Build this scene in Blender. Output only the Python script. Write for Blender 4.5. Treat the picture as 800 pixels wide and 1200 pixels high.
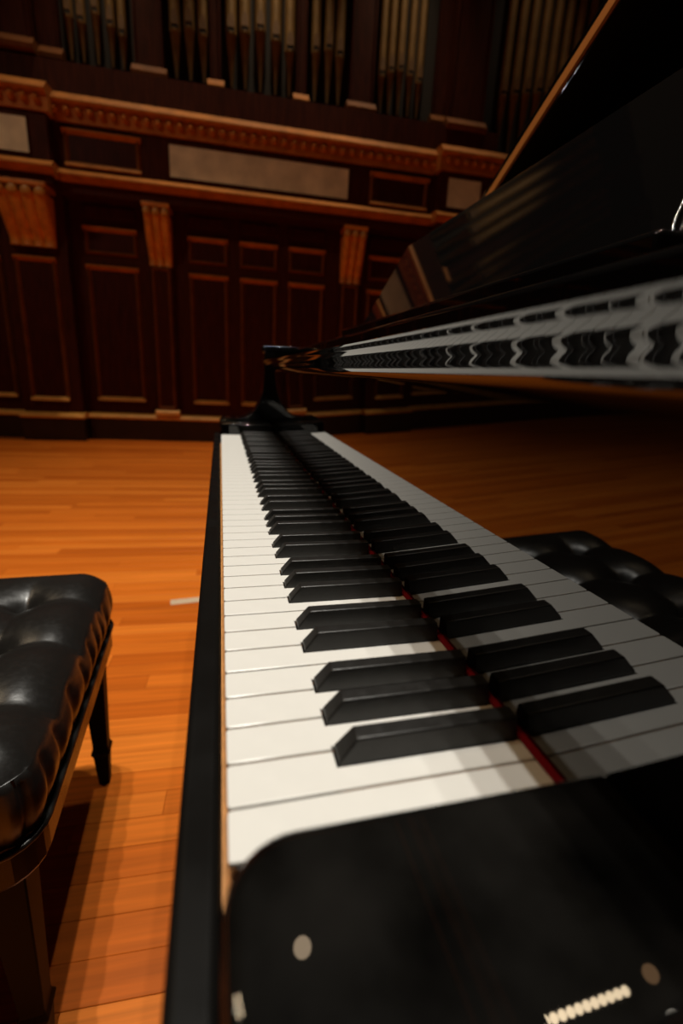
import bpy, bmesh, math, random
from mathutils import Vector, Matrix

for o in list(bpy.data.objects):
    bpy.data.objects.remove(o, do_unlink=True)
SC = bpy.context.scene
COL = SC.collection
KZ = 0.735                                   # height of the white key tops above the floor

# ------------------------------------------------------------------ camera
def make_camera():
    f, yaw, pitch, roll = 555.9, math.radians(14.616), math.radians(16.047), math.radians(3.034)
    pos = Vector((0.0005, -0.1341, KZ + 0.1732))
    cy, sy, cp, sp = math.cos(yaw), math.sin(yaw), math.cos(pitch), math.sin(pitch)
    fwd = Vector((sy * cp, cy * cp, -sp)); right = Vector((cy, -sy, 0)); up = right.cross(fwd)
    c, s = math.cos(roll), math.sin(roll)
    r2 = c * right + s * up; u2 = -s * right + c * up
    cd = bpy.data.cameras.new('camera'); cam = bpy.data.objects.new('camera', cd); COL.objects.link(cam)
    m = Matrix((r2, u2, -fwd)).transposed().to_4x4(); m.translation = pos
    cam.matrix_world = m
    cd.sensor_fit = 'VERTICAL'; cd.sensor_height = 36; cd.sensor_width = 24
    cd.lens = 36 * f / 1200
    cd.clip_start = 0.005; cd.clip_end = 60
    cd.dof.use_dof = True; cd.dof.focus_distance = 0.44; cd.dof.aperture_fstop = 4.0; cd.dof.aperture_blades = 9
    SC.camera = cam
make_camera()

# ------------------------------------------------------------------ world, exposure
SC.view_settings.view_transform = 'Standard'; SC.view_settings.look = 'None'
SC.view_settings.gamma = 1; SC.view_settings.use_curve_mapping = False
SC.view_settings.exposure = 0.0
w = bpy.data.worlds.new('hall'); SC.world = w; w.use_nodes = True
bg = w.node_tree.nodes['Background']; bg.inputs[0].default_value = (1.0, 0.62, 0.34, 1); bg.inputs[1].default_value = 0.007

# ------------------------------------------------------------------ stage lamps (a rig about 6 m over the stage)
WARM = (1.0, 0.955, 0.86)
def lamp(x, y, z, power, radius=0.035, cone=110, blend=0.5, aim=None, col=WARM):
    ld = bpy.data.lights.new('stage_lamp', 'SPOT'); ld.energy = power; ld.color = col
    ld.shadow_soft_size = radius; ld.spot_size = math.radians(cone); ld.spot_blend = blend
    o = bpy.data.objects.new('stage_lamp', ld); COL.objects.link(o); o.location = (x, y, z)
    if aim:
        d = Vector(aim) - Vector((x, y, z)); o.rotation_euler = d.to_track_quat('-Z', 'Y').to_euler()
    return o
# row over the piano
for x, y, p in [(-0.40, 0.9, 345), (-0.02, 0.75, 365), (0.36, 0.8, 420), (0.80, 0.9, 150)]:
    lamp(x, y, 6.2, p, aim=(-0.2, 1.3, 0), cone=78, blend=1.0)
# row over the player's side of the stage
for x, y, p in [(-1.5, 0.5, 60), (-2.2, -0.6, 50)]:
    lamp(x, y, 6.2, p, radius=0.08, aim=(-0.3, 1.2, 0), cone=78, blend=1.0, col=(1.0, 0.58, 0.25))
# batten over the far side of the stage, glinting in the polished key block by way of the fallboard
for i in range(12):
    lamp(-3.0 - 0.102 * i, 2.25 + 0.007 * i, 6.2, 11, radius=0.042, aim=(-1.5, 2.0, 0), cone=120, col=(1.0, 0.78, 0.50))
lamp(-4.45, 2.03, 6.2, 16, radius=0.08, aim=(-1.5, 2.0, 0), cone=120, col=(1.0, 0.90, 0.74))
lamp(-4.54, 2.41, 6.2, 4.5, radius=0.08, aim=(-1.5, 2.0, 0), cone=120, col=(1.0, 0.55, 0.26))
lamp(0.70, 3.19, 6.2, 1.8, radius=0.09, aim=(0.7, 3.2, 0), cone=120, col=(1.0, 0.74, 0.48))
# wash lamps added close in front of the organ case to brighten the panelled wall
for x, p in ((-2.6, 25), (-1.1, 240), (0.5, 290), (2.0, 220), (3.5, 60)):
    lamp(x, 5.38, 7.0, p, radius=0.08, aim=(x, 6.0, 0.0), cone=44, blend=1.0, col=(1.0, 0.78, 0.50))

# ------------------------------------------------------------------ helpers
MATS = {}
def nodes_mat(name):
    m = bpy.data.materials.new(name); m.use_nodes = True
    return m, m.node_tree, m.node_tree.nodes['Principled BSDF']
def mat(name, col, rough=0.5, metal=0.0, coat=0.0, var=0.0, scale=30.0, rvar=0.0, bump=0.0, stretch=None, spec=0.5):
    if name in MATS: return MATS[name]
    m, nt, b = nodes_mat(name)
    b.inputs['Base Color'].default_value = (*col, 1); b.inputs['Roughness'].default_value = rough
    b.inputs['Metallic'].default_value = metal; b.inputs['Coat Weight'].default_value = coat
    b.inputs['Coat Roughness'].default_value = 0.04; b.inputs['Specular IOR Level'].default_value = spec
    tc = nt.nodes.new('ShaderNodeTexCoord'); mp = nt.nodes.new('ShaderNodeMapping')
    nt.links.new(tc.outputs['Object'], mp.inputs[0])
    if stretch: mp.inputs['Scale'].default_value = stretch
    nz = nt.nodes.new('ShaderNodeTexNoise'); nz.inputs['Scale'].default_value = scale; nz.inputs['Detail'].default_value = 5
    nt.links.new(mp.outputs[0], nz.inputs[0])
    if var > 0:
        mr = nt.nodes.new('ShaderNodeMapRange'); mr.inputs[1].default_value = 0.3; mr.inputs[2].default_value = 0.7
        mr.inputs[3].default_value = 1 - var; mr.inputs[4].default_value = 1 + var
        nt.links.new(nz.outputs[0], mr.inputs[0])
        mx = nt.nodes.new('ShaderNodeMix'); mx.data_type = 'RGBA'; mx.blend_type = 'MULTIPLY'; mx.inputs[0].default_value = 1
        mx.inputs[6].default_value = (*col, 1); nt.links.new(mr.outputs[0], mx.inputs[7])
        nt.links.new(mx.outputs[2], b.inputs['Base Color'])
    if rvar > 0:
        mr = nt.nodes.new('ShaderNodeMapRange'); mr.inputs[1].default_value = 0.42; mr.inputs[2].default_value = 0.75
        mr.inputs[3].default_value = rough; mr.inputs[4].default_value = rough + rvar
        nt.links.new(nz.outputs[0], mr.inputs[0]); nt.links.new(mr.outputs[0], b.inputs['Roughness'])
    if bump > 0:
        bp = nt.nodes.new('ShaderNodeBump'); bp.inputs['Strength'].default_value = bump; bp.inputs['Distance'].default_value = 0.002
        nt.links.new(nz.outputs[0], bp.inputs['Height']); nt.links.new(bp.outputs[0], b.inputs['Normal'])
    MATS[name] = m
    return m

def mesh(name, verts, faces, smooth=False):
    me = bpy.data.meshes.new(name); me.from_pydata([tuple(v) for v in verts], [], faces); me.validate(); me.update()
    bm = bmesh.new(); bm.from_mesh(me); bmesh.ops.recalc_face_normals(bm, faces=bm.faces); bm.to_mesh(me); bm.free()
    if smooth:
        for p in me.polygons: p.use_smooth = True
    return me
def link(name, me, m=None, parent=None, loc=(0, 0, 0), rot=(0, 0, 0)):
    o = bpy.data.objects.new(name, me); COL.objects.link(o); o.location = loc; o.rotation_euler = rot
    if m is not None and not me.materials: me.materials.append(m)
    if parent is not None: o.parent = parent
    return o
def obj(name, verts, faces, m, parent=None, smooth=False, loc=(0, 0, 0), rot=(0, 0, 0)):
    return link(name, mesh(name, verts, faces, smooth), m, parent, loc, rot)
def tag(o, label, cat, group=None, kind=None):
    if label: o['label'] = label
    if cat: o['category'] = cat
    if group: o['group'] = group
    if kind: o['kind'] = kind
    return o
def empty(name, loc, rz=0):
    o = bpy.data.objects.new(name, None); COL.objects.link(o); o.location = loc; o.rotation_euler = (0, 0, rz); o.empty_display_size = 0.05
    return o
BF = [(0, 3, 2, 1), (4, 5, 6, 7), (0, 1, 5, 4), (1, 2, 6, 5), (2, 3, 7, 6), (3, 0, 4, 7)]
def boxv(x0, x1, y0, y1, z0, z1):
    return [(x0, y0, z0), (x1, y0, z0), (x1, y1, z0), (x0, y1, z0), (x0, y0, z1), (x1, y0, z1), (x1, y1, z1), (x0, y1, z1)]
def bevel(me, w, seg=2, angle=30, keep=None):
    bm = bmesh.new(); bm.from_mesh(me); bm.normal_update()
    flat = [f.normal.copy() for f in bm.faces if f.calc_area() > 9 * w * w]
    es = [e for e in bm.edges if len(e.link_faces) == 2 and e.calc_face_angle() > math.radians(angle) and (keep is None or keep(e))]
    if es: bmesh.ops.bevel(bm, geom=es, offset=w, segments=seg, profile=0.5, affect='EDGES', clamp_overlap=True)
    bm.to_mesh(me); bm.free()
    me.update()
    for p in me.polygons: p.use_smooth = True
    me.set_sharp_from_angle(angle=math.radians(38))
    for p in me.polygons:
        if any(p.normal.dot(q) > 0.99995 for q in flat): p.use_smooth = False
    return me
def box(name, x0, x1, y0, y1, z0, z1, m, parent=None, bev=0.0, seg=2, loc=(0, 0, 0), rot=(0, 0, 0)):
    me = mesh(name, boxv(x0, x1, y0, y1, z0, z1), BF)
    if bev: bevel(me, bev, seg)
    return link(name, me, m, parent, loc, rot)
def prism_me(name, poly, a0, a1, axis):
    """closed 2-D polygon swept along an axis: 'y' takes (x,z), 'z' takes (x,y), 'x' takes (y,z)"""
    def P(q, a):
        return (q[0], a, q[1]) if axis == 'y' else ((q[0], q[1], a) if axis == 'z' else (a, q[0], q[1]))
    n = len(poly)
    v = [P(q, a0) for q in poly] + [P(q, a1) for q in poly]
    f = [tuple(range(n)), tuple(range(2 * n - 1, n - 1, -1))] + [(i, (i + 1) % n, n + (i + 1) % n, n + i) for i in range(n)]
    return mesh(name, v, f)
def prism(name, poly, a0, a1, axis, m, parent=None, bev=0.0, seg=2, smooth=False):
    me = prism_me(name, poly, a0, a1, axis)
    if bev: bevel(me, bev, seg)
    elif smooth:
        for p in me.polygons: p.use_smooth = True
        me.set_sharp_from_angle(angle=math.radians(35))
    return link(name, me, m, parent)
def lathe_me(name, prof, seg=16, smooth=True):
    v, f = [], []
    for r, z in prof:
        for k in range(seg):
            a = 2 * math.pi * k / seg; v.append((r * math.cos(a), r * math.sin(a), z))
    for i in range(len(prof) - 1):
        for k in range(seg):
            f.append((i * seg + k, i * seg + (k + 1) % seg, (i + 1) * seg + (k + 1) % seg, (i + 1) * seg + k))
    f.append(tuple(range(seg))); f.append(tuple(range(len(prof) * seg - 1, (len(prof) - 1) * seg - 1, -1)))
    me = mesh(name, v, f, smooth)
    if smooth: me.set_sharp_from_angle(angle=math.radians(40))
    return me

# ------------------------------------------------------------------ materials
BLACK = mat('piano_lacquer', (0.0035, 0.0033, 0.0032), 0.02, rvar=0.05, scale=14)
BLOCK = mat('smudged_lacquer', (0.0050, 0.0046, 0.0041), 0.30, coat=1.0, var=0.85, rvar=0.3, scale=22, spec=0.012)
BLOCK.node_tree.nodes['Principled BSDF'].inputs['Coat Roughness'].default_value = 0.012
SLIP = mat('slip_lacquer', (0.006, 0.0055, 0.005), 0.30, rvar=0.25, scale=25, spec=0.06)
MIRROR = mat('fallboard_lacquer', (0.0025, 0.0023, 0.0022), 0.012)
MIRROR.node_tree.nodes['Principled BSDF'].inputs['IOR'].default_value = 1.72
DESKM = mat('desk_lacquer', (0.003, 0.0028, 0.0027), 0.035)
WHITE = mat('key_white', (0.80, 0.79, 0.755), 0.28, var=0.02, scale=60)
KWOOD = mat('key_wood', (0.66, 0.29, 0.085), 0.6, var=0.2, scale=80)
EBONY = mat('key_black', (0.012, 0.011, 0.010), 0.36, rvar=0.1, scale=200, bump=0.08)
FELT = mat('red_felt', (0.24, 0.006, 0.012), 0.95, var=0.1, scale=900, spec=0.1)
BRASS = mat('brass', (0.80, 0.42, 0.10), 0.30, metal=1.0)
HINGE = mat('hinge_brass', (0.72, 0.30, 0.065), 0.45, metal=0.35)
LEGM = mat('bench_leg_wood', (0.004, 0.003, 0.0025), 0.5, spec=0.06)
PLATE = mat('iron_plate_gold', (0.50, 0.30, 0.09), 0.4, metal=0.7)
CHROME = mat('chrome', (0.85, 0.85, 0.85), 0.12, metal=1.0, bump=0.6, scale=700)
RUBBER = mat('dark_rubber', (0.01, 0.01, 0.01), 0.6)
LEATHER = mat('black_leather', (0.011, 0.010, 0.009), 0.30, rvar=0.08, scale=120, bump=0.12)
BWOOD = mat('bench_wood', (0.008, 0.005, 0.004), 0.22, rvar=0.1, scale=20, spec=0.35)
MAHOG = mat('mahogany', (0.052, 0.0110, 0.0045), 0.55, spec=0.10, var=0.35, scale=7, stretch=(6, 6, 0.7))
MAHOGP = mat('mahogany_panel', (0.044, 0.0072, 0.0040), 0.50, spec=0.15, var=0.4, scale=7, stretch=(6, 6, 0.7))
MOULD = mat('moulding_wood', (0.17, 0.055, 0.013), 0.55, spec=0.12, var=0.2, scale=9)  # upright mouldings kept darker, their weaker light put into the colour
PLINTH = mat('plinth_wood', (0.022, 0.008, 0.004), 0.5, var=0.3, scale=8)
LEDGE = mat('lit_ledge_wood', (0.44, 0.155, 0.030), 0.50, spec=0.2, var=0.2, scale=9)  # lighter copy of the moulding wood; light on upward faces put in colour
SILL = mat('lit_gilt_sill', (0.82, 0.41, 0.095), 0.42, var=0.15, scale=9)  # gilding, brightened in the colour for light on upward-facing ledges
GILT = mat('gilded_wood', (0.62, 0.225, 0.034), 0.42, var=0.25, scale=12)
GOLD = mat('gilt_cap', (0.50, 0.26, 0.07), 0.40, var=0.25, scale=14)
STONE = mat('frieze_stone', (0.80, 0.74, 0.58), 0.7, var=0.18, scale=5)
PIPE = mat('pipe_metal', (0.22, 0.125, 0.040), 0.45, metal=0.3, var=0.25, scale=6)
PIPELIP = mat('pipe_lip', (0.16, 0.085, 0.03), 0.5, var=0.2, scale=9)
DARK = mat('organ_dark', (0.012, 0.006, 0.004), 0.8)
TAPE = mat('spike_tape', (0.62, 0.46, 0.30), 0.7, var=0.1, scale=60)

def plank_mat(name, island):
    m, nt, b = nodes_mat(name)
    if island:
        g = nt.nodes.new('ShaderNodeNewGeometry'); rnd = g.outputs['Random Per Island']
    else:
        g = nt.nodes.new('ShaderNodeObjectInfo'); rnd = g.outputs['Random']
    cr = nt.nodes.new('ShaderNodeValToRGB')
    e = cr.color_ramp.elements
    e[0].position = 0.0; e[0].color = (0.55, 0.115, 0.009, 1)
    e[1].position = 1.0; e[1].color = (0.82, 0.220, 0.024, 1)
    k = cr.color_ramp.elements.new(0.55); k.color = (0.70, 0.162, 0.014, 1)
    nt.links.new(rnd, cr.inputs[0])
    tc = nt.nodes.new('ShaderNodeTexCoord'); mp = nt.nodes.new('ShaderNodeMapping'); mp.inputs['Scale'].default_value = (1.5, 55, 55)
    nt.links.new(tc.outputs['Object'], mp.inputs[0])
    nz = nt.nodes.new('ShaderNodeTexNoise'); nz.inputs['Scale'].default_value = 2.0; nz.inputs['Detail'].default_value = 6
    nz.noise_dimensions = '4D'; nt.links.new(mp.outputs[0], nz.inputs[0])
    ml = nt.nodes.new('ShaderNodeMath'); ml.operation = 'MULTIPLY'; ml.inputs[1].default_value = 37; nt.links.new(rnd, ml.inputs[0]); nt.links.new(ml.outputs[0], nz.inputs['W'])
    mr = nt.nodes.new('ShaderNodeMapRange'); mr.inputs[1].default_value = 0.3; mr.inputs[2].default_value = 0.7; mr.inputs[3].default_value = 0.78; mr.inputs[4].default_value = 1.15
    nt.links.new(nz.outputs[0], mr.inputs[0])
    mx = nt.nodes.new('ShaderNodeMix'); mx.data_type = 'RGBA'; mx.blend_type = 'MULTIPLY'; mx.inputs[0].default_value = 1
    nt.links.new(cr.outputs[0], mx.inputs[6]); nt.links.new(mr.outputs[0], mx.inputs[7]); nt.links.new(mx.outputs[2], b.inputs['Base Color'])
    b.inputs['Roughness'].default_value = 0.40; b.inputs['Specular IOR Level'].default_value = 0.22
    return m
PLANKM = plank_mat('floor_plank', False); PLANKS = plank_mat('floor_plank_far', True)

# ------------------------------------------------------------------ the setting: floor
WROT = math.radians(-2.747); WORG = Vector((-1.136, 6.294, 0))
WT = Vector((math.cos(WROT), math.sin(WROT), 0)); WN = Vector((-math.sin(WROT), math.cos(WROT), 0))
def build_floor():
    fl = box('floor', -11.0, 11.0, -9.5, 0.3, -0.06, -0.018, PLINTH, None, loc=WORG, rot=(0, 0, WROT))
    tag(fl, 'orange brown strip wood stage floor', None, kind='structure')
    rnd = random.Random(4)
    pw = 0.0625; cand = []
    rows = int(9.4 / pw)
    for r in range(rows):
        y1 = 0.28 - r * pw; y0 = y1 - pw + 0.0007
        x = -10.8 - rnd.random() * 1.5
        while x < 10.8:
            L = rnd.uniform(0.7, 2.1); x0 = max(x, -10.9); x1 = min(x + L - 0.0007, 10.9)
            if x1 > x0: cand.append((x0, x1, y0, y1, rnd.uniform(-0.0006, 0.0)))
            x += L
    near, far = [], []
    for c in cand:
        ctr = WORG + WT * ((c[0] + c[1]) / 2) + WN * ((c[2] + c[3]) / 2)
        if -1.75 < ctr.x < 0.45 and 0.15 < ctr.y < 4.6: near.append((ctr.y, c))
        else: far.append(c)
    near.sort(key=lambda q: q[0])
    far += [c for _, c in near[290:]]; near = near[:290]
    def strip(x0, x1, y0, y1, dz):
        b = 0.0007
        v = [(x0, y0, -0.018), (x1, y0, -0.018), (x1, y1, -0.018), (x0, y1, -0.018),
             (x0, y0, dz - b), (x1, y0, dz - b), (x1, y1, dz - b), (x0, y1, dz - b),
             (x0 + b, y0 + b, dz), (x1 - b, y0 + b, dz), (x1 - b, y1 - b, dz), (x0 + b, y1 - b, dz)]
        f = [(0, 1, 5, 4), (1, 2, 6, 5), (2, 3, 7, 6), (3, 0, 4, 7), (4, 5, 9, 8), (5, 6, 10, 9), (6, 7, 11, 10), (7, 4, 8, 11), (8, 9, 10, 11)]
        return v, f
    for _, c in near:
        cx, cy = (c[0] + c[1]) / 2, (c[2] + c[3]) / 2
        v, f = strip(c[0] - cx, c[1] - cx, c[2] - cy, c[3] - cy, c[4])
        me = bpy.data.meshes.new('plank'); me.from_pydata(v, [], f); me.update()
        link('plank', me, PLANKM, fl, loc=(cx, cy, 0))
    V, F = [], []
    for c in far:
        v, f = strip(*c); n = len(V); V += v; F += [tuple(i + n for i in q) for q in f]
    me = bpy.data.meshes.new('distant_planks'); me.from_pydata(V, [], F); me.update()
    o = link('distant_planks', me, PLANKS, fl); o['kind'] = 'stuff'
build_floor()

# ------------------------------------------------------------------ the setting: panelled organ wall
CU, CD, CZ = 1.443, 6.366, KZ + 0.173     # camera in wall coordinates, only used to undo the foreshortening of projecting parts
def U(u, v): return CU + (u - CU) * (1 - v / CD)
def Z(z, v): return CZ + (z - CZ) * (1 - v / CD)
def build_wall():
    wall = bpy.data.objects.new('wall_back', mesh('wall_back', boxv(-10.9, 10.9, 0.0, 0.25, 0, 7.0), BF)); COL.objects.link(wall)
    wall.data.materials.append(MAHOG); wall.location = WORG; wall.rotation_euler = (0, 0, WROT)
    tag(wall, 'dark mahogany panelled wall below the pipe organ', None, kind='structure')
    def wb(name, u0, u1, v0, v1, z0, z1, m, parent=wall, bev=0.0):       # v = distance out of the wall
        return box(name, u0, u1, -v1, -v0, z0, z1, m, parent, bev)
    def frame(u0, u1, z0, z1, v, w, d, parent, m=MOULD, name='panel_moulding'):
        prof = [(0, 0), (0.0, 0.25 * d), (0.42 * w, d), (0.50 * w, d), (w, 0.12 * d), (w, 0)]
        V, F = [], []
        for s, h in prof:
            V += [(u0 + s, -v - h, z0 + s), (u1 - s, -v - h, z0 + s), (u1 - s, -v - h, z1 - s), (u0 + s, -v - h, z1 - s)]
        for k in range(len(prof) - 1):
            for i in range(4):
                F.append((4 * k + i, 4 * k + (i + 1) % 4, 4 * k + 4 + (i + 1) % 4, 4 * k + 4 + i))
        return obj(name, V, F, m, parent)
    def run(name, u0, u1, prof, m, parent=wall, smooth=False):           # moulding with profile (v,z) swept along u
        return prism(name, [(-v, z) for v, z in prof], u0, u1, 'x', m, parent, smooth=smooth)
    def panel(u0, u1, z0, z1, v, w=0.045, d=0.034, parent=wall, m=MAHOGP, sill=None):
        p = wb('panel', u0 + 0.01, u1 - 0.01, v - 0.004, v + 0.006, z0 + 0.01, z1 - 0.01, m, parent)
        frame(u0, u1, z0, z1, v, w, d, p)
        run('panel_head', u0 - 0.004, u1 + 0.004, [(v, z1 - 0.052), (v + 0.012, z1 - 0.052), (v + d + 0.012, z1 - 0.020), (v + d + 0.012, z1 - 0.010), (v + 0.012, z1 + 0.004), (v, z1 + 0.004)], LEDGE, p)  # added strip; the lit top edge of the panel is in its colour
        if sill: run('panel_sill', u0 + 0.006, u1 - 0.006, [(v, z0 - 0.002), (v + d + 0.012, z0 - 0.002), (v + d + 0.012, z0 + 0.010), (v + 0.012, z0 + 0.044), (v, z0 + 0.044)], sill, p)  # added ledge; light along the bottom edge is in its colour
        return p
    PV = 0.16                                                               # how far the piers stand out
    piers = [(-1.06, -0.44), (3.72, 4.34)]
    for a, b in piers:
        pr = wb('pier', a, b, 0, PV, 0, 2.72, MAHOG)
        panel(a + 0.09, b - 0.12, 0.46, 1.97, PV, parent=pr, sill=SILL)
    # plinth with a moulded cap, stepping out round the piers
    def plinth(a, b, v):
        wb('plinth', a, b, 0, v + 0.06, 0, 0.27, PLINTH)
        run('plinth_cap', a - 0.012, b + 0.012, [(0, 0.262), (v + 0.075, 0.262), (v + 0.088, 0.272), (v + 0.088, 0.285), (v + 0.055, 0.312), (v + 0.02, 0.325), (0, 0.325)], SILL)
    plinth(-10.8, -1.08, -0.02); plinth(-1.08, -0.42, PV); plinth(-0.40, 3.70, 0.0); plinth(3.70, 4.36, PV); plinth(4.38, 10.8, -0.02)
    # tall panels, small panels and top row
    cols = [(-0.30, 0.25), (0.81, 1.25), (1.395, 1.83), (1.97, 2.405), (2.96, 3.52)]
    for a, b in cols + [(-1.72, -1.16), (-2.4, -1.85), (-3.3, -2.75), (-3.95, -3.4), (-4.6, -4.05), (4.5, 5.05), (5.2, 5.7), (5.85, 6.4), (6.55, 7.1), (7.25, 7.8), (7.95, 8.5)]:
        panel(a, b, 0.475, 1.965, 0.0, sill=SILL)
        panel(a, b, 2.075, 2.355, 0.0, w=0.04)
        wb('top_panel', a, b, 0, 0.028, 2.44, 2.555, MAHOG, bev=0.01)
    # narrow pilasters under the corbels
    def pilaster(c, w=0.24):
        p = wb('pilaster', c - w / 2, c + w / 2, 0, 0.07, 0.325, 2.0, MAHOG)
        frame(c - w / 2 + 0.02, c + w / 2 - 0.02, 0.40, 1.985, 0.07, 0.03, 0.02, p)
        run('pilaster_base', c - w / 2 - 0.02, c + w / 2 + 0.02, [(0, 0.32), (0.105, 0.32), (0.105, 0.36), (0.085, 0.385), (0, 0.385)], SILL, p)
    def corbel(c, w, v0, d, z0, z1, nfl):
        root = wb('corbel', c - w / 2 + 0.015, c + w / 2 - 0.015, v0 - 0.005, v0 + 0.03, z0, z1, MAHOG)
        # scrolled front: big belly above, tapering to the foot, fluted
        nt_, nu = 14, 8 * nfl + 1
        V, F = [], []
        for i in range(nt_):
            t = i / (nt_ - 1); z = z1 - 0.09 - (z1 - 0.09 - z0) * t
            dv = d * (1 - t) ** 1.25 * 0.92 + 0.05 + 0.035 * math.sin(math.pi * min(1, t * 1.15)) + (0.03 * max(0, t - 0.85) / 0.15)
            for k in range(nu):
                s = k / (nu - 1); fl = abs(math.sin(math.pi * s * nfl)) ** 0.6
                V.append((c + w * (s - 0.5) * (0.94 - 0.06 * t), -(v0 + dv - 0.028 * (1 - fl)), z))
        nb = len(V)
        for i in range(nt_):
            z = V[i * nu][2]; V += [(V[i * nu][0], -v0, z), (V[i * nu + nu - 1][0], -v0, z)]
        for i in range(nt_ - 1):
            for k in range(nu - 1):
                a = i * nu + k; F.append((a, a + 1, a + nu + 1, a + nu))
            F.append((i * nu, i * nu + nu, nb + 2 * i + 2, nb + 2 * i)); F.append((i * nu + nu - 1, nb + 2 * i + 1, nb + 2 * i + 3, i * nu + 2 * nu - 1))
        F.append(tuple([(nt_ - 1) * nu + k for k in range(nu)] + [nb + 2 * nt_ - 1, nb + 2 * nt_ - 2]))
        F.append(tuple([k for k in range(nu - 1, -1, -1)] + [nb, nb + 1]))
        obj('fluted_scroll', V, F, GILT, root, smooth=True).data.set_sharp_from_angle(angle=math.radians(50))
        cap = wb('corbel_cap', c - w / 2, c + w / 2, v0, v0 + d + 0.05, z1 - 0.045, z1, GILT, root, 0.008)
        me = lathe_me('cap_bead', [(0.004, -0.05), (0.03, -0.035), (0.042, 0), (0.03, 0.035), (0.004, 0.05)], 10)
        for k in range(nfl):
            o = link('cap_bead', me, GOLD, root); o.location = (c + w * ((k + 0.5) / nfl - 0.5), -(v0 + d + 0.025), z1 - 0.085); o.scale = (w / nfl / 0.088, 0.9, 0.9)
    OV = 0.26                                                               # overhang of the upper wall
    def zz(z): return Z(z, OV)
    for c in (0.505, 2.725):
        pilaster(c)
        corbel(c, 0.285, 0.0, OV - 0.03, 2.0, zz(2.66), 3)
    for a, b in piers:
        corbel((a + b) / 2 - 0.0, 0.50, PV, OV - 0.02, 2.06, zz(2.68), 4)
    # upper wall: frieze standing forward on the corbels
    fu0, fu1 = U(-0.52, OV), U(3.74, OV)
    wb('frieze', fu0, fu1, 0, OV, zz(2.66), zz(3.50), MAHOG)
    secs = [(fu0, fu1, OV), (-7.2, fu0, OV + PV), (fu1, 4.40, OV + PV), (4.40, 10.8, 0.10)]
    wb('frieze', -7.2, fu0, 0, OV + PV, zz(2.68), zz(3.52), MAHOG)
    wb('frieze', fu1, 4.40, 0, OV + PV, zz(2.68), zz(3.52), MAHOG)
    egg = lathe_me('egg', [(0.004, -0.036), (0.022, -0.028), (0.034, -0.008), (0.034, 0.010), (0.024, 0.030), (0.004, 0.037)], 10)
    for a, b, v in secs:
        e = 0.04
        run('ledge', a - e, b + e, [(0, zz(2.755)), (v + 0.03, zz(2.755)), (v + 0.05, zz(2.79)), (v + 0.10, zz(2.80)), (v + 0.10, zz(2.815)), (v + 0.03, zz(2.87)), (0, zz(2.88))], LEDGE)
        cor = run('cornice', a - e, b + e, [(0, zz(3.30)), (v + 0.03, zz(3.30)), (v + 0.035, zz(3.435)), (v + 0.075, zz(3.445)), (v + 0.095, zz(3.465)), (v + 0.095, zz(3.478)), (v + 0.02, zz(3.555)), (0, zz(3.57))], LEDGE)
        if a < -6: a = -2.6
        if b < 4.5:
            n = int((b - a) / 0.105)
            for k in range(n):
                o = link('egg', egg, LEDGE, cor); o.location = (a + (k + 0.5) * (b - a) / n, -(v + 0.055), zz(3.39))
    # frieze fields: pale stone and framed wood
    def stone(u0, u1, v):
        p = wb('stone_panel', u0, u1, v - 0.004, v + 0.012, zz(2.925), zz(3.235), STONE)
        frame(u0 - 0.02, u1 + 0.02, zz(2.905), zz(3.255), v, 0.03, 0.018, p, MAHOG)
    def wood(u0, u1, v):
        panel(u0, u1, zz(2.905), zz(3.25), v, w=0.05, d=0.034, sill=LEDGE)
    stone(U(0.64, OV), U(2.65, OV), OV); wood(U(-0.42, OV), U(0.345, OV), OV); wood(U(2.915, OV), U(3.645, OV), OV)
    stone(U(-1.75, OV + PV), U(-0.76, OV + PV), OV + PV); wood(-2.9, -2.0, OV + PV); stone(-4.4, -3.1, OV + PV)
    stone(U(3.90, OV + PV), U(4.33, OV + PV), OV + PV)
    return wall, wb, run
WALL, wb, run = build_wall()

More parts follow.
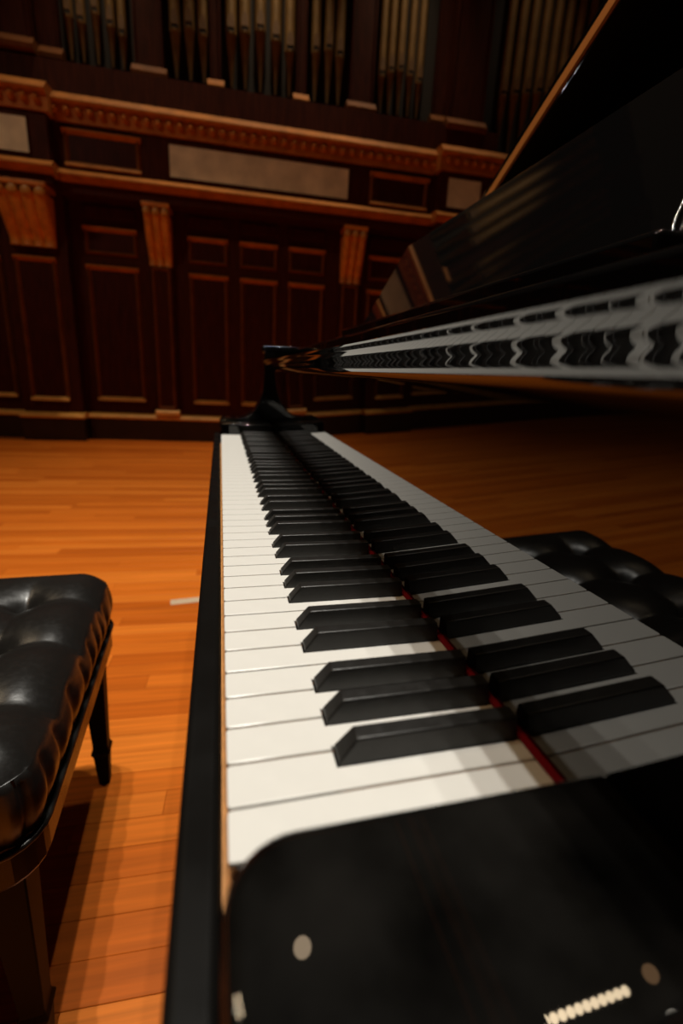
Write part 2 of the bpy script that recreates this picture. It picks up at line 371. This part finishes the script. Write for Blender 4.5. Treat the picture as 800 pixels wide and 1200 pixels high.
# ------------------------------------------------------------------ pipe organ standing on the cornice
def build_organ():
    root = bpy.data.objects.new('pipe_organ', None); COL.objects.link(root); root.location = WORG + Vector((0, 0, 3.40)); root.rotation_euler = (0, 0, WROT)
    tag(root, 'tall pipe organ with ranks of bronze pipes between dark wooden columns', 'pipe organ')
    B = 3.40
    def ob(name, u0, u1, v0, v1, z0, z1, m, parent=root, bev=0.0):
        return box(name, u0, u1, -v1, -v0, z0 - B, z1 - B, m, parent, bev)
    ob('case_back', -5.5, 8.5, 0.0, 0.02, 3.45, 6.9, DARK)
    ob('case_sill', -5.5, 4.36, 0.02, 0.27, 3.44, Z(3.80, 0.2), MAHOG)
    def column(c, w, v, zb, big=True, m=MAHOG):
        p = ob('column', c - w / 2, c + w / 2, 0.02, v, zb - 0.05, 6.9, m, bev=0.012)
        for s in (-1, 1):
            ob('column_edge', c + s * (w / 2 - 0.012) - 0.012, c + s * (w / 2 - 0.012) + 0.012, v, v + 0.018, zb, 6.9, MAHOG, p, 0.004)
        prism('column_base', [(-q, z - B) for q, z in [(0.02, zb - 0.07), (v + 0.075, zb - 0.07), (v + 0.08, zb - 0.03), (v + 0.05, zb), (v + 0.015, zb + 0.045), (0.02, zb + 0.045)]], c - w / 2 - 0.03, c + w / 2 + 0.03, 'x', MOULD if big else LEDGE, p)
    V = 0.16
    for c, w in ((0.48, 0.28), (2.755, 0.27)): column(U(c, V), w, V, Z(3.86, V))
    for c in (1.15, 2.07): column(U(c, V), 0.11, V - 0.02, Z(3.85, V), big=False)
    column(U(4.04, 0.24), 0.42, 0.24, Z(3.86, 0.24)); column(U(3.70, 0.1), 0.16, 0.10, Z(3.86, 0.1))
    column(U(-0.86, 0.24), 0.44, 0.24, Z(3.93, 0.24)); column(U(-0.47, 0.1), 0.20, 0.10, Z(3.88, 0.1))
    def pipe(u, r, zm, z0=3.80, top=6.3, v=0.10):
        prof = [(0.012, 0), (r * 0.95, zm - z0 - 0.01), (r * 1.04, zm - z0), (r, zm - z0 + 0.015), (r, top - z0)]
        me = lathe_me('pipe', prof, 14)
        o = link('pipe', me, PIPE, root); o.location = (u, -v, z0 - B)
        h = zm - z0
        obj('mouth', [(-0.62 * r, -0.98 * r, h + 0.02), (0.62 * r, -0.98 * r, h + 0.02), (0.62 * r, -0.98 * r, h + 0.05), (-0.62 * r, -0.98 * r, h + 0.05),
                      (-0.62 * r, -0.6 * r, h + 0.02), (0.62 * r, -0.6 * r, h + 0.02), (0.62 * r, -0.6 * r, h + 0.05), (-0.62 * r, -0.6 * r, h + 0.05)], BF, DARK, o)
        # raised arched upper lip
        n = 7; VV = [(-0.6 * r, -1.06 * r, h + 0.052), (0.6 * r, -1.06 * r, h + 0.052)]
        for k in range(n):
            a = math.pi * k / (n - 1); VV.append((0.6 * r * math.cos(a), -1.03 * r, h + 0.11 + 0.06 * math.sin(a)))
        m_ = len(VV); VV += [(x, -0.7 * r, z) for x, y, z in VV]
        FF = [tuple(range(m_)), tuple(range(2 * m_ - 1, m_ - 1, -1))] + [(i, (i + 1) % m_, m_ + (i + 1) % m_, m_ + i) for i in range(m_)]
        obj('upper_lip', VV, FF, PIPELIP, o)
    groups = [((-0.265, -0.15, -0.013, 0.126, 0.234), (4.16, 4.13, 4.22, 4.14, 4.08)),
              ((0.75, 0.892, 1.03), (4.20, 4.24, 4.20)),
              ((1.317, 1.46, 1.622, 1.786, 1.937), (4.26, 4.29, 4.33, 4.27, 4.20)),
              ((2.221, 2.363, 2.486), (4.24, 4.28, 4.24)),
              ((2.975, 3.08, 3.19, 3.31, 3.42), (4.14, 4.19, 4.22, 4.19, 4.14)),
              ((-1.5, -1.37, -1.24), (4.2, 4.24, 4.2))]
    rnd = random.Random(2)
    for us, zs in groups:
        r = 0.40 * min(us[i + 1] - us[i] for i in range(len(us) - 1))
        for u, z in zip(us, zs): pipe(U(u, 0.1), r, z - 0.02)
    # a darker rank set back beyond the corner column
    for k in range(24): pipe(4.44 + 0.145 * k, 0.052, 4.15 + 0.03 * (5 - abs(k - 5)), z0=3.62, v=0.075, top=6.0)
    for k in range(14): pipe(-1.75 - 0.16 * k, 0.055, 4.15, v=0.09, top=6.0)
build_organ()

# ------------------------------------------------------------------ grand piano
PIANO = empty('grand_piano', (0, 0, 0))
tag(PIANO, 'black lacquered grand piano with raised lid and open keyboard', 'piano')
def pk(pts): return [(x, z + KZ) for x, z in pts]
W = 0.0235; YB = 52 * W
Y0, Y1, YI0, YI1 = -0.17, YB + 0.168, -0.086, YB + 0.086
def key_bed():
    bed = box('key_bed', -0.02, 0.62, Y0 + 0.002, Y1 - 0.002, KZ - 0.10, KZ - 0.034, BLACK, PIANO, 0.006)
    box('key_slip', -0.0205, -0.0032, YI0 - 0.06, YI1 + 0.06, KZ - 0.05, KZ - 0.0125, SLIP, PIANO, 0.004, 3)
    kb = box('keyboard', -0.0025, 0.20, 0.0, YB, KZ - 0.034, KZ - 0.0235, KWOOD, PIANO)
    tag(kb, 'wooden key frame under the keys', None)
    off = {2: -0.0038, 3: 0.0, 4: 0.0030, 6: -0.0030, 0: 0.0025}
    hasb = lambda n: 0 < n < 52 and (n % 7) in off
    cache = {}
    for i in range(52):
        key = 'CBAGFED'[i % 7] + ('8' if i == 0 else '0' if i == 51 else '')
        if key not in cache:
            g = 0.0006; ylo, yhi = g, W - g; xf, xb, xn = 0.0, 0.185, 0.0495; hw = 0.0066
            lo = (off[i % 7] + hw) if hasb(i) else ylo
            hi = (W + off[(i + 1) % 7] - hw) if hasb(i + 1) else yhi
            poly = [(xf, ylo)]
            if hasb(i): poly += [(xn, ylo), (xn, lo), (xb, lo)]
            else: poly += [(xb, ylo)]
            if hasb(i + 1): poly += [(xb, hi), (xn, hi), (xn, yhi)]
            else: poly += [(xb, yhi)]
            poly += [(xf, yhi)]
            me = prism_me('white_key', poly, -0.0030, 0.0, 'z')
            bevel(me, 0.0016, 3, 60, keep=lambda e: all(v.co.x < 0.001 for v in e.verts) and abs(e.verts[0].co.z - e.verts[1].co.z) > 0.002)
            bevel(me, 0.0007, 2, 60, keep=lambda e: all(v.co.z > -0.0005 for v in e.verts))
            bm = bmesh.new(); bm.from_mesh(me)
            bv = [bm.verts.new(c) for c in boxv(0.0025, xb, max(lo, ylo) - 0.0004, min(hi, yhi) + 0.0004, -0.0235, -0.0029)]
            for f in BF:
                bm.faces.new([bv[k] for k in f]).material_index = 1
            bv = [bm.verts.new(c) for c in boxv(0.0010, 0.0490, ylo - 0.0004, yhi + 0.0004, -0.0215, -0.0029)]
            for q, f in enumerate(BF):
                bm.faces.new([bv[k] for k in f]).material_index = 0 if q == 5 else 1
            bmesh.ops.recalc_face_normals(bm, faces=bm.faces); bm.to_mesh(me); bm.free()
            me.materials.append(WHITE); me.materials.append(KWOOD)
            cache[key] = me
        o = link('white_key', cache[key], None, kb); o.location = (0, i * W, KZ)
    # sharps
    def ring(x0, x1, h, hwb): return [(x0, -hwb, h), (x1, -hwb, h), (x1, hwb, h), (x0, hwb, h)]
    v = ring(0.0505, 0.1435, -0.008, 0.0060) + ring(0.0505, 0.1435, 0.0015, 0.0060) + ring(0.0590, 0.1435, 0.0122, 0.0046)
    f = [(3, 2, 1, 0), (8, 9, 10, 11)] + [(a + i, a + (i + 1) % 4, a + 4 + (i + 1) % 4, a + 4 + i) for a in (0, 4) for i in range(4)]
    bk = bevel(mesh('black_key', v, f), 0.0010, 3, 30); bk.materials.append(EBONY)
    for n in range(1, 52):
        if hasb(n):
            o = link('black_key', bk, None, kb); o.location = (0, n * W + off[n % 7], KZ)
    box('name_felt', 0.1440, 0.1486, -0.002, YB + 0.002, KZ + 0.0004, KZ + 0.0036, FELT, PIANO, 0.0008)
key_bed()

def fallboard():
    tab = [(0.0040, 2.5), (0.1660, 2.5), (0.1715, 6), (0.1755, 22), (0.1775, 27), (0.1805, 33), (0.1830, 45), (0.1868, 39), (0.1905, 49),
           (0.1922, 39), (0.1962, 34.5), (0.1972, 44), (0.1988, 51), (0.1999, 42), (0.2018, 37.0), (0.2062, 36)]
    def phi(z, tb):
        for (a, p), (b, q) in zip(tb, tb[1:]):
            if a <= z <= b: return p + (q - p) * (z - a) / (b - a)
        return tb[-1][1]
    x, z = 0.1465, 0.0040; prof = [(x, z), (x - 0.161 * math.tan(math.radians(2.5)), 0.165)]
    x, z = prof[-1]
    while z < 0.2015:
        dz = 0.0005; x -= math.tan(math.radians(phi(z + dz / 2, tab))) * dz; z += dz; prof.append((x, z))
    prof += [(x + 0.0004, z + 0.0006), (x + 0.002, z + 0.0010), (0.168, 0.2034), (0.176, 0.19), (0.172, 0.004)]
    me = prism_me('fallboard', pk(prof), YI0 + 0.001, YI1 - 0.001, 'y')
    for p in me.polygons: p.use_smooth = True
    me.set_sharp_from_angle(angle=math.radians(28))
    fb = link('fallboard', me, MIRROR, PIANO)
    return fb
FB = fallboard()

def case():
    # key blocks at both ends of the keyboard, rounded at the front, falling slightly towards the player
    def block(ya, yb, inner_low):
        R = 0.024; pts = []
        pts.append((0.1445, ya)); pts.append((0.1445, yb))
        if inner_low:      # rounded front corner towards the keys
            for k in range(9):
                a = math.pi / 2 * k / 8; pts.append((-0.0022 + R - R * math.sin(a), yb - R + R * math.cos(a)))
            pts.append((-0.0022, ya))
        else:
            pts.append((-0.0022, yb))
            for k in range(9):
                a = math.pi / 2 * k / 8; pts.append((-0.0022 + R - R * math.cos(a), ya + R - R * math.sin(a)))
        me = prism_me('key_block', pts, KZ - 0.03, KZ + 0.030, 'z')
        bevel(me, 0.006, 4, 40, keep=lambda e: all(v.co.z > KZ for v in e.verts))
        link('key_block', me, BLOCK, PIANO)
    block(YI0, -0.0125, True); block(YB + 0.0045, YI1, False)
    # arms: low at the front, sweeping up to the rim
    prof = [(-0.004, -0.10), (-0.004, 0.024), (0.0, 0.032), (0.008, 0.036), (0.045, 0.036)]
    for k in range(11):
        t = k / 10; a = t * math.pi / 2
        prof.append((0.045 + 0.077 * math.sin(a), 0.036 + 0.10 * (1 - math.cos(a))))
    prof += [(0.124, 0.17), (0.124, 0.222), (0.30, 0.222), (0.30, -0.10)]
    for ya, yb in ((Y0, YI0 - 0.0015), (YI1 + 0.0015, Y1)):
        me = prism_me('arm', pk(prof), ya, yb, 'y'); bevel(me, 0.004, 3, 40, keep=lambda e: abs(e.verts[0].co.y - e.verts[1].co.y) < 1e-5)
        link('arm', me, BLACK, PIANO)
        box('arm_cap', 0.119, 0.30, ya - 0.004, yb + 0.004, KZ + 0.2225, KZ + 0.246, BLACK, PIANO, 0.007, 4)
    # bent rim
    out = [(0.30, Y1), (2.25, Y1)]
    for k in range(1, 10):
        a = math.pi * k / 10; out.append((2.25 + 0.42 * math.sin(a), Y1 - 0.30 + 0.30 * math.cos(a)))
    def bez(p0, p1, p2, p3, n):
        return [tuple((1 - t) ** 3 * a + 3 * (1 - t) ** 2 * t * b + 3 * (1 - t) * t * t * c + t ** 3 * d for a, b, c, d in zip(p0, p1, p2, p3)) for t in [i / n for i in range(1, n + 1)]]
    out += bez(out[-1], (1.85, 0.60), (1.75, Y0), (0.95, Y0), 16)
    out.append((0.30, Y0))
    n = len(out); inn = []
    for i in range(n):
        a = Vector(out[max(0, i - 1)]); b = Vector(out[min(n - 1, i + 1)]); d = (b - a).normalized()
        inn.append(tuple(Vector(out[i]) + Vector((d.y, -d.x)) * 0.075))
    V, F = [], []
    for z in (KZ - 0.16, KZ + 0.246):
        V += [(x, y, z) for x, y in out] + [(x, y, z) for x, y in inn]
    for i in range(n - 1):
        F += [(i, i + 1, n + i + 1, n + i), (2 * n + i, 2 * n + i + 1, 3 * n + i + 1, 3 * n + i), (i, i + 1, 2 * n + i + 1, 2 * n + i), (n + i, n + i + 1, 3 * n + i + 1, 3 * n + i)]
    for i in (0, n - 1): F.append((i, n + i, 3 * n + i, 2 * n + i))
    obj('rim', V, F, BLACK, PIANO)
    prism('sound_board', inn, KZ + 0.02, KZ + 0.032, 'z', KWOOD, PIANO)
    ins = [(x + (0.30 if k in (0, n - 1) else 0), y) for k, (x, y) in enumerate(inn)]
    cx, cy = 1.4, 0.62
    prism('iron_plate', [(cx + (x - cx) * 0.97, cy + (y - cy) * 0.97) for x, y in ins], KZ + 0.08, KZ + 0.10, 'z', PLATE, PIANO)
    box('action_rail', 0.180, 0.30, YI0, YI1, KZ + 0.0, KZ + 0.215, BLACK, PIANO, 0.003)
    # music shelf and desk
    sh = box('music_shelf', 0.205, 0.62, YI0 + 0.004, YI1 - 0.004, KZ + 0.2155, KZ + 0.240, BLACK, PIANO, 0.006, 3)
    md = bpy.data.objects.new('music_desk', bevel(mesh('music_desk', boxv(0, 0.012, 0.16, 1.05, 0.0, 0.222), BF), 0.003, 3)); COL.objects.link(md)
    md.data.materials.append(DESKM); md.parent = PIANO; md.location = (0.330, 0, KZ + 0.281); md.rotation_euler = (0, math.radians(28.9), 0)
    box('desk_ledge', 0.285, 0.345, 0.16, 1.05, KZ + 0.2405, KZ + 0.279, BLACK, PIANO, 0.005, 3)
    for y in (0.35, 0.86):
        o = box('desk_strut', -0.004, 0.004, -0.012, 0.012, 0.0, 0.19, BRASS, PIANO); o.location = (0.475, y, KZ + 0.241); o.rotation_euler = (0, math.radians(-18), 0)
    # lid: hinged along the bass side, raised
    A = math.radians(27.6)
    lid_out = [(0.535, Y0 - 0.015)] + [(0.535, Y1 + 0.004)] + [(2.25, Y1 + 0.004)] + [(x + 0.012, y) for x, y in out[2:11]] + [(x, y - 0.012) for x, y in out[11:-1]]
    def lidpt(x, y, h):                    # h above the underside
        r = Y1 - y
        return (x, Y1 - r * math.cos(A) + h * math.sin(A), KZ + 0.248 + r * math.sin(A) + h * math.cos(A))
    def slab(name, poly, h0, h1, m, bev=0.0):
        k = len(poly)
        V = [lidpt(x, y, h0) for x, y in poly] + [lidpt(x, y, h1) for x, y in poly]
        F = [tuple(range(k)), tuple(range(2 * k - 1, k - 1, -1))] + [(i, (i + 1) % k, k + (i + 1) % k, k + i) for i in range(k)]
        me = mesh(name, V, F)
        if bev: bevel(me, bev, 2, 40)
        return link(name, me, m, PIANO)
    lid = slab('lid', lid_out, 0.0, 0.020, DESKM, 0.003)
    fl = [(0.537, Y0 - 0.012), (0.537, Y1), (0.94, Y1), (0.94, Y0 - 0.012)]
    slab('folded_front_lid', fl, 0.0215, 0.0405, BLACK, 0.003)
    hg = slab('lid_hinge', [(0.5295, Y0 + 0.02), (0.5295, Y1 - 0.03), (0.5345, Y1 - 0.03), (0.5345, Y0 + 0.02)], 0.003, 0.018, HINGE)
    hg['label'] = 'long brass hinge strip along the lid edge'
    # lid prop
    a = Vector((1.0, Y0 + 0.10, KZ + 0.10)); b = Vector(lidpt(1.02, 0.42, 0.0)); d = b - a
    pr = box('lid_prop', -0.012, 0.012, -0.016, 0.016, 0, d.length, BLACK, PIANO, 0.003); pr.location = a; pr.rotation_euler = d.to_track_quat('Z', 'Y').to_euler()
    # legs with casters, lyre with pedals
    for x, y in ((0.24, Y0 + 0.11), (0.24, Y1 - 0.11), (2.15, Y1 - 0.32)):
        me = lathe_me('leg', [(0.07, KZ - 0.1), (0.075, KZ - 0.16), (0.055, KZ - 0.20), (0.062, KZ - 0.24), (0.038, 0.14), (0.05, 0.12), (0.035, 0.10), (0.035, 0.078)][::-1], 8, smooth=False)
        lg = link('leg', me, BLACK, PIANO); lg.location = (x, y, 0)
        cs = link('caster', bpy.data.meshes.new_from_object(caster_src), BRASS, lg); cs.location = (0, 0, 0.04)
    lyre = box('pedal_lyre', 0.36, 0.40, 0.50, 0.72, 0.06, 0.13, BLACK, PIANO, 0.01)
    for y in (0.53, 0.67): box('lyre_post', 0.37, 0.39, y, y + 0.022, 0.13, KZ - 0.10, BLACK, lyre, 0.004)
    for y in (0.535, 0.60, 0.665): box('pedal', 0.27, 0.36, y, y + 0.024, 0.075, 0.087, BRASS, lyre, 0.004)
    return lidpt
_cm = lathe_me('caster', [(0.01, -0.012), (0.036, -0.012), (0.04, -0.006), (0.04, 0.006), (0.036, 0.012), (0.01, 0.012)], 18)
_cm.transform(Matrix.Rotation(math.pi / 2, 4, 'X'))
caster_src = bpy.data.objects.new('caster_source', _cm)
case()
bpy.data.objects.remove(caster_src)

# oval metal ring standing in for an unidentified sparkling arc at the music desk
def hoop():
    R, r = 0.043, 0.0013; V, F = [], []; n, m_ = 64, 8
    for i in range(n):
        a = 2 * math.pi * i / n; rr = r * (1 + 0.25 * math.sin(a * 16)); ey, ez = 0.022, 0.050
        for k in range(m_):
            b = 2 * math.pi * k / m_
            V.append((rr * math.sin(b), (ey + rr * math.cos(b)) * math.cos(a), (ez + rr * math.cos(b)) * math.sin(a)))
    for i in range(n):
        for k in range(m_):
            F.append((i * m_ + k, ((i + 1) % n) * m_ + k, ((i + 1) % n) * m_ + (k + 1) % m_, i * m_ + (k + 1) % m_))
    o = obj('arc_stand_in', V, F, CHROME, smooth=True)
    t = math.radians(28.9)
    o.location = (0.330 - 0.004 + 0.0515 * math.sin(t), 0.184, KZ + 0.281 + 0.0515 * math.cos(t)); o.rotation_euler = (0, t, 0)
    tag(o, 'thin silver oval ring standing in for an unidentified sparkling arc at the music desk', 'hoop')
hoop()

# ------------------------------------------------------------------ piano bench
def bench():
    H = 0.51; L2, D2 = 0.272, 0.185
    root = empty('piano_bench', (-0.217 - D2, 0.585, 0), math.radians(2.4))
    tag(root, 'black tufted leather piano bench on the orange wood floor', 'bench')
    def rr(dx, dy, r, n=7):
        pts = []
        for cx, cy, a0 in ((dx - r, dy - r, 0), (-dx + r, dy - r, 90), (-dx + r, -dy + r, 180), (dx - r, -dy + r, 270)):
            for k in range(n):
                a = math.radians(a0 + 90 * k / (n - 1)); pts.append((cx + r * math.cos(a), cy + r * math.sin(a)))
        return pts
    # apron / seat frame with a thin lower lip
    ap = prism_me('seat_frame', rr(D2, L2, 0.05), H - 0.168, H - 0.120, 'z'); bevel(ap, 0.005, 2, 50); sf = link('seat_frame', ap, BWOOD, root)
    # cushion: tufted top, pleated sides
    btn = [(x, y) for y in (-0.15, -0.005, 0.14) for x in (-0.066, 0.066)]
    def inset(x, y):
        qx, qy = abs(x) - (D2 - 0.05), abs(y) - (L2 - 0.05)
        return 0.05 - (math.hypot(max(qx, 0), max(qy, 0)) + min(max(qx, qy), 0))
    def top(x, y):
        z = 0.0
        d2 = min((x - a) ** 2 + (y - b) ** 2 for a, b in btn)
        z -= 0.014 * math.exp(-d2 / (0.018 ** 2)) + 0.008 * math.exp(-d2 / (0.04 ** 2))
        dy = min(abs(y - b) for b in (-0.15, -0.005, 0.14)); dx = min(abs(x - a) for a in (-0.066, 0.066))
        e = inset(x, y)
        z -= 0.013 * max(0, 1 - dy / 0.07) ** 2.4
        if e > 0.05: z -= 0.010 * max(0, 1 - dx / 0.065) ** 2.4 * min(1, (e - 0.05) / 0.05)
        z -= 0.030 * (max(0, 1 - e / 0.06)) ** 2.2
        return z
    nx, ny = 74, 108
    V, F = [], []
    def rim_scale(s, a_x, a_y): return s
    for j in range(ny + 1):
        for i in range(nx + 1):
            x = -1 + 2 * i / nx; y = -1 + 2 * j / ny
            X, Y = x * (D2 + 0.002), y * (L2 + 0.002)
            # pull the corners of the grid into a rounded rectangle
            e = inset(X, Y)
            if e < 0.0:
                qx, qy = abs(X) - (D2 - 0.05), abs(Y) - (L2 - 0.05)
                h = math.hypot(max(qx, 0), max(qy, 0)); k = 0.05 / h
                X = math.copysign(D2 - 0.05 + max(qx, 0) * k, X) if qx > 0 else X
                Y = math.copysign(L2 - 0.05 + max(qy, 0) * k, Y) if qy > 0 else Y
            V.append((X, Y, H + top(X, Y)))
    idx = lambda i, j: j * (nx + 1) + i
    for j in range(ny):
        for i in range(nx): F.append((idx(i, j), idx(i + 1, j), idx(i + 1, j + 1), idx(i, j + 1)))
    per = [(i, 0) for i in range(nx)] + [(nx, j) for j in range(ny)] + [(i, ny) for i in range(nx, 0, -1)] + [(0, j) for j in range(ny, 0, -1)]
    prev = [idx(i, j) for i, j in per]; np_ = len(per)
    levels = 8
    for l in range(1, levels + 1):
        t = l / levels; cur = []
        for q, (i, j) in enumerate(per):
            x, y, z = V[idx(i, j)]
            bul = 0.010 * math.sin(math.pi * min(1, t * 1.05)) - 0.004 * t
            s = q / np_ * 2 * math.pi
            ple = (0.5 + 0.5 * math.sin(s * 34 + 2.0 * math.sin(s * 5))) ** 3 * 0.006 * math.sin(math.pi * (0.15 + 0.8 * t))
            nrm = Vector((x / D2, y / L2, 0)); qx, qy = abs(x) - (D2 - 0.05), abs(y) - (L2 - 0.05)
            nv = Vector((math.copysign(max(qx, 0), x), math.copysign(max(qy, 0), y), 0))
            nv = nv.normalized() if nv.length > 1e-6 else nrm.normalized()
            zt = z + (H - 0.119 - z) * t
            V.append((x + nv.x * (bul - ple), y + nv.y * (bul - ple), zt)); cur.append(len(V) - 1)
        for q in range(np_): F.append((prev[q], prev[(q + 1) % np_], cur[(q + 1) % np_], cur[q]))
        prev = cur
    cu = obj('cushion', V, F, LEATHER, root, smooth=True)
    bm_ = lathe_me('tuft_button', [(0.010, -0.004), (0.0105, 0.0), (0.008, 0.003), (0.003, 0.0045)], 12)
    for x, y in btn:
        o = link('tuft_button', bm_, LEATHER, cu); o.location = (x, y, H - 0.044)
    pp = rr(D2 + 0.002, L2 + 0.002, 0.052); n = len(pp); V, F = [], []
    for i in range(n):
        a = Vector(pp[i - 1]); b = Vector(pp[(i + 1) % n]); d = (b - a).normalized(); nn = Vector((d.y, -d.x))
        for k in range(6):
            t = 2 * math.pi * k / 6; V.append((pp[i][0] + nn.x * 0.004 * math.cos(t), pp[i][1] + nn.y * 0.004 * math.cos(t), H - 0.119 + 0.004 * math.sin(t)))
    for i in range(n):
        for k in range(6): F.append((i * 6 + k, ((i + 1) % n) * 6 + k, ((i + 1) % n) * 6 + (k + 1) % 6, i * 6 + (k + 1) % 6))
    obj('piping', V, F, LEATHER, cu, smooth=True)
    # tapered legs ending in spade feet
    def sq(h, z): return [(-h, -h, z), (h, -h, z), (h, h, z), (-h, h, z)]
    prof = [(0.011, 0.0), (0.0155, 0.078), (0.0195, 0.088), (0.0155, 0.098), (0.0150, 0.105), (0.0225, H - 0.169)]
    V = []; F = [(3, 2, 1, 0)]
    for h, z in prof: V += sq(h, z)
    for a in range(len(prof) - 1):
        for i in range(4): F.append((4 * a + i, 4 * a + (i + 1) % 4, 4 * a + 4 + (i + 1) % 4, 4 * a + 4 + i))
    F.append(tuple(4 * (len(prof) - 1) + i for i in range(4)))
    lm = bevel(mesh('leg', V, F), 0.002, 2, 25)
    for sx in (-1, 1):
        for sy in (-1, 1):
            o = link('leg', lm, LEGM, root); o.location = (sx * (D2 - 0.042), sy * (L2 - 0.040), 0)
    return root
bench()

# ------------------------------------------------------------------ strip of tape on the floor
t = box('floor_tape', -0.11, 0.11, -0.022, 0.022, 0.0003, 0.0011, TAPE, None, loc=(-0.10, 1.705, 0), rot=(0, 0, math.radians(6)))
tag(t, 'short strip of pale tape stuck on the stage floor', 'tape')
